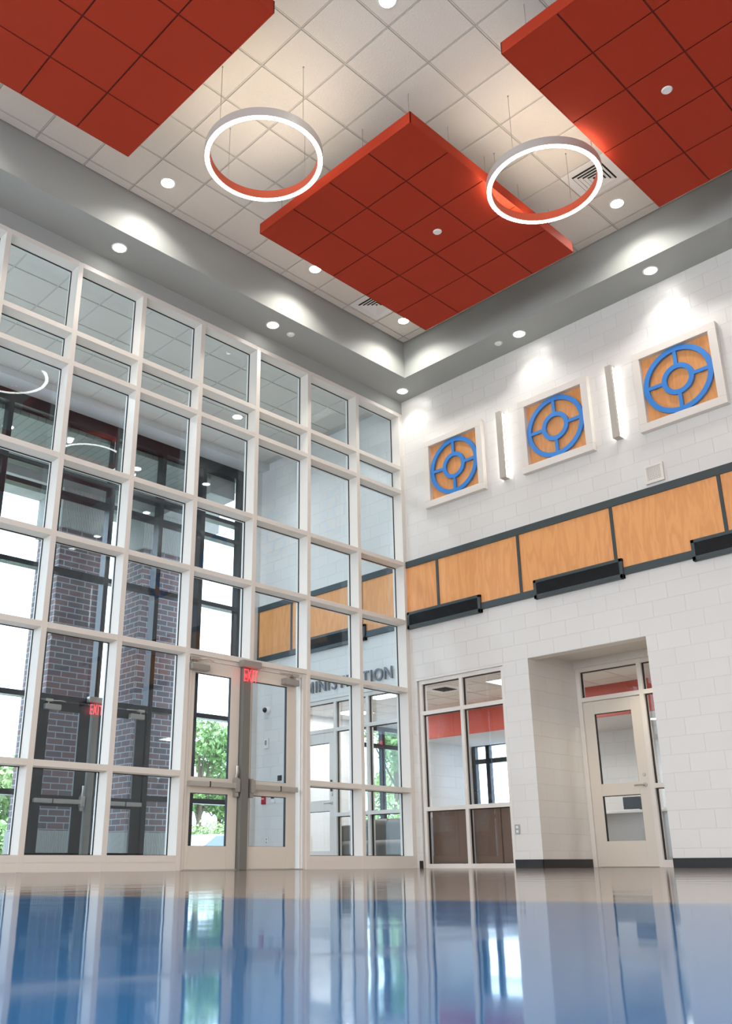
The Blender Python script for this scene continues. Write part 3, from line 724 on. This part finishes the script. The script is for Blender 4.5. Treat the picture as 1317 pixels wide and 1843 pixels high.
t = wall_plate('card_reader', 3.17, 1.11, .09, .12, WHITE, 'white card reader with dark face on the lobby wall', 'card reader', 0, .025)
box1('reader_face', BLACK, (-.03, -.025, 3.13, 3.21, 1.115, 1.16), t)

# lettering on the lobby wall
t = thing('wall_lettering', (-.03, 1.6, 2.87), 'dark metal letters reading ADMINISTRATION over the office door', 'wall sign')
word = 'ADMINISTRATION'; size = .29
wds = {'A': .68, 'D': .74, 'M': .86, 'I': .32, 'N': .76, 'S': .64, 'T': .62, 'R': .68, 'O': .80}
tot = sum(wds[c] for c in word); span = 2.42; y = .33+span; k = span/tot
for c in word:
    yc = y-wds[c]*k/2; y -= wds[c]*k
    text_mesh('letter', c, .275, .012, STEEL, t, (-.03, yc, 2.775), (PI/2, 0, -PI/2), .93, .002)

# ------------------------------------------------------------------ rooms behind the block wall
OX = 4.6
b = MB()
b.box(OX, OX+.2, -6.5, 1.45, 0, 2.8); b.box(OX, OX+.2, 2.50, 4.1, 0, 2.8); b.box(OX, OX+.2, 1.45, 2.50, 0, .95); b.box(OX, OX+.2, 1.45, 2.50, 2.36, 2.8)
struct(b.build('wall_office_east', BLOCK))
b = MB(); b.box(T, 2.85, 4.0, 4.2, 0, 2.8); b.box(4.45, OX, 4.0, 4.2, 0, 2.8); b.box(2.85, 4.45, 4.0, 4.2, 0, .45); b.box(2.85, 4.45, 4.0, 4.2, 2.76, 2.8)
struct(b.build('wall_office_north', BLOCK))
struct(box1('wall_office_stub', BLOCK, (3.05, OX, 2.5, 2.66, 0, 2.8)))
struct(box1('wall_office_south', BLOCK, (1.3, OX, -6.7, -6.5, 0, 2.8)))
b = MB(); b.box(T, OX, -6.5, 4.0, 2.805, 2.83, 1)
for i in range(8):
    for j in range(17):
        x0, y0 = T+i*.6, -6.45+j*.62
        if x0 < 1.3 and -4.3 < y0 < -1.7: continue
        b.box(x0+.01, min(x0+.59, OX), y0+.01, y0+.61, 2.79, 2.806)
struct(b.build('ceiling_office', [TILE, TBAR]))
b = MB(); b.box(3.0, 3.05, -6.5, 2.5, 2.28, 2.79, 0); b.box(3.05, OX, -6.5, 2.5, 2.28, 2.32, 1)
struct(b.build('trim_6', [REDW, GYPW]), 'red painted bulkhead across the office ceiling', 'bulkhead')
def dark_window(num, x0, x1, y0, y1, z0, z1, vert, horiz, plane):
    t = struct(thing('window_%d' % num, ((x0+x1)/2, (y0+y1)/2, z0), None, None)); w = .045
    def bx(n, a0, a1, b0, b1, m=BRONZE, e=0.):
        if plane == 'x': box1(n, m, (x0+.05+e, x0+.15-e, a0, a1, b0, b1), t)
        else: box1(n, m, (a0, a1, y0+.05+e, y0+.15-e, b0, b1), t)
    A0, A1 = (y0, y1) if plane == 'x' else (x0, x1)
    for a in [A0+w, A1-w]+vert: bx('mullion', a-w, a+w, z0, z1)
    for z in [z0+w, z1-w]+horiz: bx('rail', A0+w, A1-w, z-w, z+w, e=.002)
    bx('glass_pane', A0+w, A1-w, z0+w, z1-w, GLASS2, .046)
    return t
dark_window(6, OX, OX, 1.45, 2.50, .95, 2.36, [2.11], [1.98], 'x')
dark_window(7, 2.85, 4.45, 4.0, 4.0, .45, 2.76, [3.72], [2.36], 'y')
for (x, y, lb) in ((2.0, 3.2, 'glowing ceiling panel light in the administration room'), (1.0, 1.6, 'glowing ceiling panel light behind the sofa glass'), (1.6, -.7, 'glowing ceiling panel light inside the corner office window'),
                   (2.2, -5.2, 'glowing ceiling panel light behind the alcove door')):
    t = thing('panel_light', (x, y, 2.785), lb, 'ceiling light', 'office ceiling panel lights')
    b = MB(); b.box(x-.30, x+.30, y-.30, y-.28, 2.775, 2.79); b.box(x-.30, x+.30, y+.28, y+.30, 2.775, 2.79); b.box(x-.30, x-.28, y-.28, y+.28, 2.775, 2.79); b.box(x+.28, x+.30, y-.28, y+.28, 2.775, 2.79)
    b.build('frame', WHITE, t); box1('diffuser', PANELL, (x-.28, x+.28, y-.28, y+.28, 2.778, 2.786), t)
    l = bpy.data.lights.new('panel_beam', 'AREA'); l.size = .5; l.energy = 42; l.color = (1, .98, .95); o = bpy.data.objects.new('panel_beam', l); COL.objects.link(o); o.parent = t; o.location = (0, 0, -.02)
diffx = thing('air_diffuser', (1.35, .45, 2.785), 'white ceiling air grille inside the corner office window', 'air vent')
b = MB(); b.box(1.05, 1.65, .15, .75, 2.78, 2.79); b.build('frame', WHITE, diffx)
b = MB()
for k in range(6): b.box(1.2, 1.5, .31+k*.05, .335+k*.05, 2.772, 2.781)
b.build('louver', VENTD, diffx)
downlight(3.8, -1.9, 2.28, 'office downlight in the white underside of the red bulkhead', 20, 'office downlights')
downlight(3.7, .6, 2.28, 'office downlight near the dark-framed office window', 20, 'office downlights')
downlight(3.7, -4.4, 2.28, 'office downlight further along the red bulkhead', 20, 'office downlights')

def rounded_back(b, x0, x1, y0, y1, z0, z1, r=.09, mi=0):
    """upholstered slab with a rolled top, thickness in x"""
    pr = [(x0, z0), (x1, z0), (x1, z1-r)]
    cx = (x0+x1)/2; rx = (x1-x0)/2
    for i in range(1, 12): a = PI*i/12; pr.append((cx+rx*math.cos(a), z1-r+r*math.sin(a)))
    pr.append((x0, z1-r))
    n = len(b.v); m = len(pr)
    for y in (y0, y1):
        for p, q in pr: b.v.append((p, y, q))
    b.f.append([n+i for i in range(m)]); b.f.append([n+m+i for i in range(m)][::-1]); b.mi += [mi, mi]
    for i in range(m):
        j = (i+1) % m; b.f.append([n+i, n+j, n+m+j, n+m+i]); b.mi.append(mi)
def booth(y0, y1, label):
    t = thing('booth_seat', (.55, (y0+y1)/2, 0), label, 'booth seat', 'brown high-backed booth seats')
    b = MB(); rounded_back(b, .20, .36, y0, y1, .06, .83, .07); b.build('backrest', BROWN, t, .01, True)
    b = MB(); rounded_back(b, .36, .9, y0+.01, y1-.01, .12, .46, .06); b.build('seat', BROWN, t, .01, True)
    b = MB()
    for (x, y) in ((.24, y0+.05), (.24, y1-.05), (.84, y0+.05), (.84, y1-.05)): b.tube([(x, y, 0), (x, y, .13)], .018, 10)
    b.build('leg', BLACK, t)
booth(-.84, -.14, 'brown high-backed booth seat behind the left pane of the corner office window')
booth(-1.345, -.87, 'brown high-backed booth seat in the middle, against the right pane of the office window')
booth(-1.98, -1.36, 'brown high-backed booth seat behind the pier side of the office window')
# taupe sofa behind the lobby glazing
t = thing('sofa', (.7, 1.35, 0), 'taupe two-tier upholstered sofa behind the lobby office glass', 'sofa')
for (y0, y1) in ((.30, 1.10), (1.12, 1.86)):
    b = MB(); rounded_back(b, .55, .80, y0, y1, 0, .74, .12); b.build('backrest', SOFA, t, .012, True)
    b = MB(); rounded_back(b, .22, .56, y0, y1, 0, .41, .10); b.build('seat', SOFA, t, .012, True)
b = MB(); rounded_back(b, .22, .85, 1.88, 2.0, 0, .66, .1); b.build('armrest', SOFA, t, .012, True)
# reception desk and screen
t = thing('reception_desk', (2.6, -2.1, 0), 'grey and white reception desk behind the alcove door', 'desk')
b = MB(); b.box(2.3, 2.36, -4.0, -1.2, 0, .74); b.box(2.36, 3.0, -1.26, -1.2, 0, .74); b.build('front_panel', DESK, t, .004)
b = MB(); b.box(2.25, 3.05, -4.0, -1.15, .74, .78); b.build('desk_top', WHITE, t, .006)
t = thing('computer_monitor', (2.8, -2.0, .78), 'black computer monitor standing on the reception desk', 'monitor')
box1('screen', BLACK, (2.74, 2.78, -2.35, -1.78, .82, 1.0), t, .01); box1('display', mat('screen_face', (.03, .035, .04), .2), (2.738, 2.742, -2.33, -1.80, .84, .98), t)
box1('stand', BLACK, (2.77, 2.80, -2.10, -2.03, .78, .88), t); box1('foot', BLACK, (2.70, 2.88, -2.18, -1.95, .78, .79), t)

# ------------------------------------------------------------------ outside: columns, canopy
def column(x0, x1, label):
    y0, y1 = 5.7, 6.62
    t = thing('brick_column', ((x0+x1)/2, (y0+y1)/2, -.03), label, 'column', 'brick porch columns')
    MB().box(x0, x1, y0, y1, .62, 5.95).build('brick_shaft', BRICKM, t, .004)
    MB().box(x0-.03, x1+.03, y0-.03, y1+.03, -.03, .62).build('stone_base', LIMEF, t, .01)
    MB().box(x0-.05, x1+.05, y0-.05, y1+.05, 5.95, 6.74).build('stone_cap', LIMEF, t, .01)
column(-3.06, -2.10, 'tall red brick column with stone base outside the left dark door')
column(-1.30, -.42, 'tall red brick column with stone base outside the right sidelight')
column(-9.2, -8.2, 'tall red brick column with stone base far left outside the lobby')
t = thing('porch_canopy', (-6, 6, 6.7), 'concrete porch canopy with boarded soffit above the brick columns', 'canopy')
b = MB(); b.box(-16, .55, 5.75, 6.68, 6.74, 7.5); b.box(-.95, -.36, YO+.2, 5.75, 6.74, 7.5); b.build('beam', CONC, t, .01)
MB().box(-16, -.95, YO+.2, 5.75, 7.02, 7.1).build('boarded_soffit', PLANK, t)
MB().box(-16, .55, YO+.2, 6.9, 7.5, 7.7).build('roof_slab', CONC, t)
for x, y, lb in ((-4.75, 4.6, 'porch downlight in the boarded soffit, left'), (-2.25, 4.6, 'porch downlight in the boarded soffit, right of the first')):
    downlight(x, y, 7.02, lb, 15, 'porch downlights')
# facade above the lobby, outside
struct(box1('wall_facade', BRICKM, (XW, 5, YO+.17, YO+.3, 7.5, 9)))
struct(box1('roof', CONC, (XW, 5, .24, YO+.3, 7.5, 7.6)))

# ------------------------------------------------------------------ planting
tag(box1('lawn', GRASSM, (-60, 90, 16, 120, -.5, -.25)), 'sunlit lawn and verge beyond the pavement', 'lawn', kind='stuff')
def foliage(name, clusters, n, m, parent, s=.16):
    rnd = random.Random(len(name)+n+int(clusters[0][0]*10)); b = MB()
    for _ in range(n):
        cx, cy, cz, r = rnd.choice(clusters)
        th, ph = rnd.uniform(0, 2*PI), math.acos(rnd.uniform(-1, 1)); rr = r*rnd.uniform(.55, 1.0)
        p = Vector((cx+rr*math.sin(ph)*math.cos(th), cy+rr*math.sin(ph)*math.sin(th), cz+rr*.85*math.cos(ph)))
        a = Vector((rnd.gauss(0, 1), rnd.gauss(0, 1), rnd.gauss(0, 1))).normalized(); c = a.cross(Vector((rnd.gauss(0, 1), rnd.gauss(0, 1), rnd.gauss(0, 1)))).normalized()
        q = s*rnd.uniform(.6, 1.2); k = len(b.v)
        b.v += [tuple(p-a*q), tuple(p+c*q*.45), tuple(p+a*q), tuple(p-c*q*.45)]; b.f.append([k, k+1, k+2, k+3]); b.mi.append(0)
    return b.build(name, m, parent)
def tree(x, y, h, r, label, seed, m=LEAF, n=3800):
    rnd = random.Random(seed); t = thing('tree', (x, y, -.25), label, 'tree', 'trees beyond the car park')
    b = MB(); b.tube([(x, y, -.25), (x+.1, y, h*.4), (x, y+.1, h*.75)], .16, 10, r_end=.05)
    cl = []
    for k in range(9):
        a = rnd.uniform(0, 2*PI); d = rnd.uniform(.2, .75)*r; z = h*rnd.uniform(.35, .88)
        cx, cy = x+d*math.cos(a), y+d*math.sin(a); cl.append((cx, cy, z, r*rnd.uniform(.32, .5)))
        b.tube([(x+.08, y, h*rnd.uniform(.25, .5)), ((x+cx)/2, (y+cy)/2, z*.8), (cx, cy, z)], .05, 6, r_end=.015)
    b.build('trunk', BARK, t); foliage('foliage', cl, n, m, t)
def shrub(x, y, r, label, m, n=1800):
    t = thing('shrub', (x, y, -.25), label, 'shrub', 'shrubs along the verge')
    MB().tube([(x, y, -.25), (x, y, r*.6)], .05, 6).build('stem', BARK, t)
    cl = [(x+dx*r*.5, y+dy*r*.4, r*.45+dz*.3, r*.6) for dx, dy, dz in ((-1, 0, 0), (1, 0, .3), (0, 1, .6), (0, -1, 0), (.4, 0, 1))]
    foliage('foliage', cl, n, m, t, .12)
for a in ((14.2, 25, 6.4, 2.2, 'leafy tree behind the car seen through the left hall door', 1), (16.8, 27, 5.2, 2.0, 'lower leafy tree right of the one behind the car', 2),
          (5.2, 24, 4.2, 2.0, 'bushy tree at the left edge seen beside the dark doors', 3), (2.6, 23, 3.6, 1.8, 'low bushy tree further left past the dark doors', 4),
          (11.5, 33, 6.0, 2.4, 'tree far behind the brick columns', 5), (20.5, 19, 8.5, 3.0, 'tall bright tree seen through the administration glass', 6), (16.5, 14, 7.5, 2.6, 'tall bright tree nearest the office north window', 7),
          (29, 25, 9, 3, 'tall tree furthest right beyond the office north window', 8), (18, 7.5, 3.2, 1.6, 'small tree below the sky in the east office window', 10)):
    tree(*a, m=LEAF if a[5] % 2 else LEAF2)
for a in ((13.4, 23.4, 1.7, 'light green shrub behind the parked car', LEAF2), (15.6, 22.8, 1.8, 'round green shrub right of the parked car', LEAF), (5.0, 21, 1.5, 'orange-tinged shrub at the far left of the verge', mat('leaf_rust', (.45, .25, .09), .7)),
          (3.4, 21, 1.3, 'green shrub left of the rust-coloured one', LEAF), (13.5, 12.5, 2.0, 'thick green shrub outside the office north window', LEAF), (21.5, 12, 2.2, 'broad light shrub further from the office north window', LEAF2)):
    shrub(*a)
# parked car
cx, cy = 11.6, 20.4; cz = -.25
t = thing('car', (cx, cy, cz), 'pale blue parked car seen low through the left hall door', 'car')
prof = [(-2.2, .35), (-2.2, .75), (-1.95, .9), (-1.15, .98), (-.5, 1.4), (.7, 1.42), (1.5, 1.02), (2.1, .92), (2.2, .6), (2.2, .35)]
MB().prism([(cx+a, cz+z) for a, z in prof], cy-.85, cy+.85, 'y').build('body', CARP, t, .08)
b = MB(); wn = [(-1.0, .98), (-.45, 1.34), (.65, 1.36), (1.3, 1.02)]
b.prism([(cx+a, cz+z) for a, z in wn], cy-.865, cy+.865, 'y'); b.build('side_windows', CARG, t)
for sx in (-1.35, 1.35):
    for sy in (-.72, .72):
        MB().lathe([(0, -.11), (.2, -.11), (.33, -.09), (.34, .09), (.2, .11), (0, .11)], (cx+sx, cy+sy, cz+.34), 'y', 24).build('wheel', TYRE, t, smooth=True)
t = MB().tube([(12.15, 19.2, -.25), (12.15, 19.2, 4.2)], .05, 10).build('lamp_post', WHITE, None, origin=(12.15, 19.2, -.25)); tag(t, 'thin white post left of the parked car', 'post')
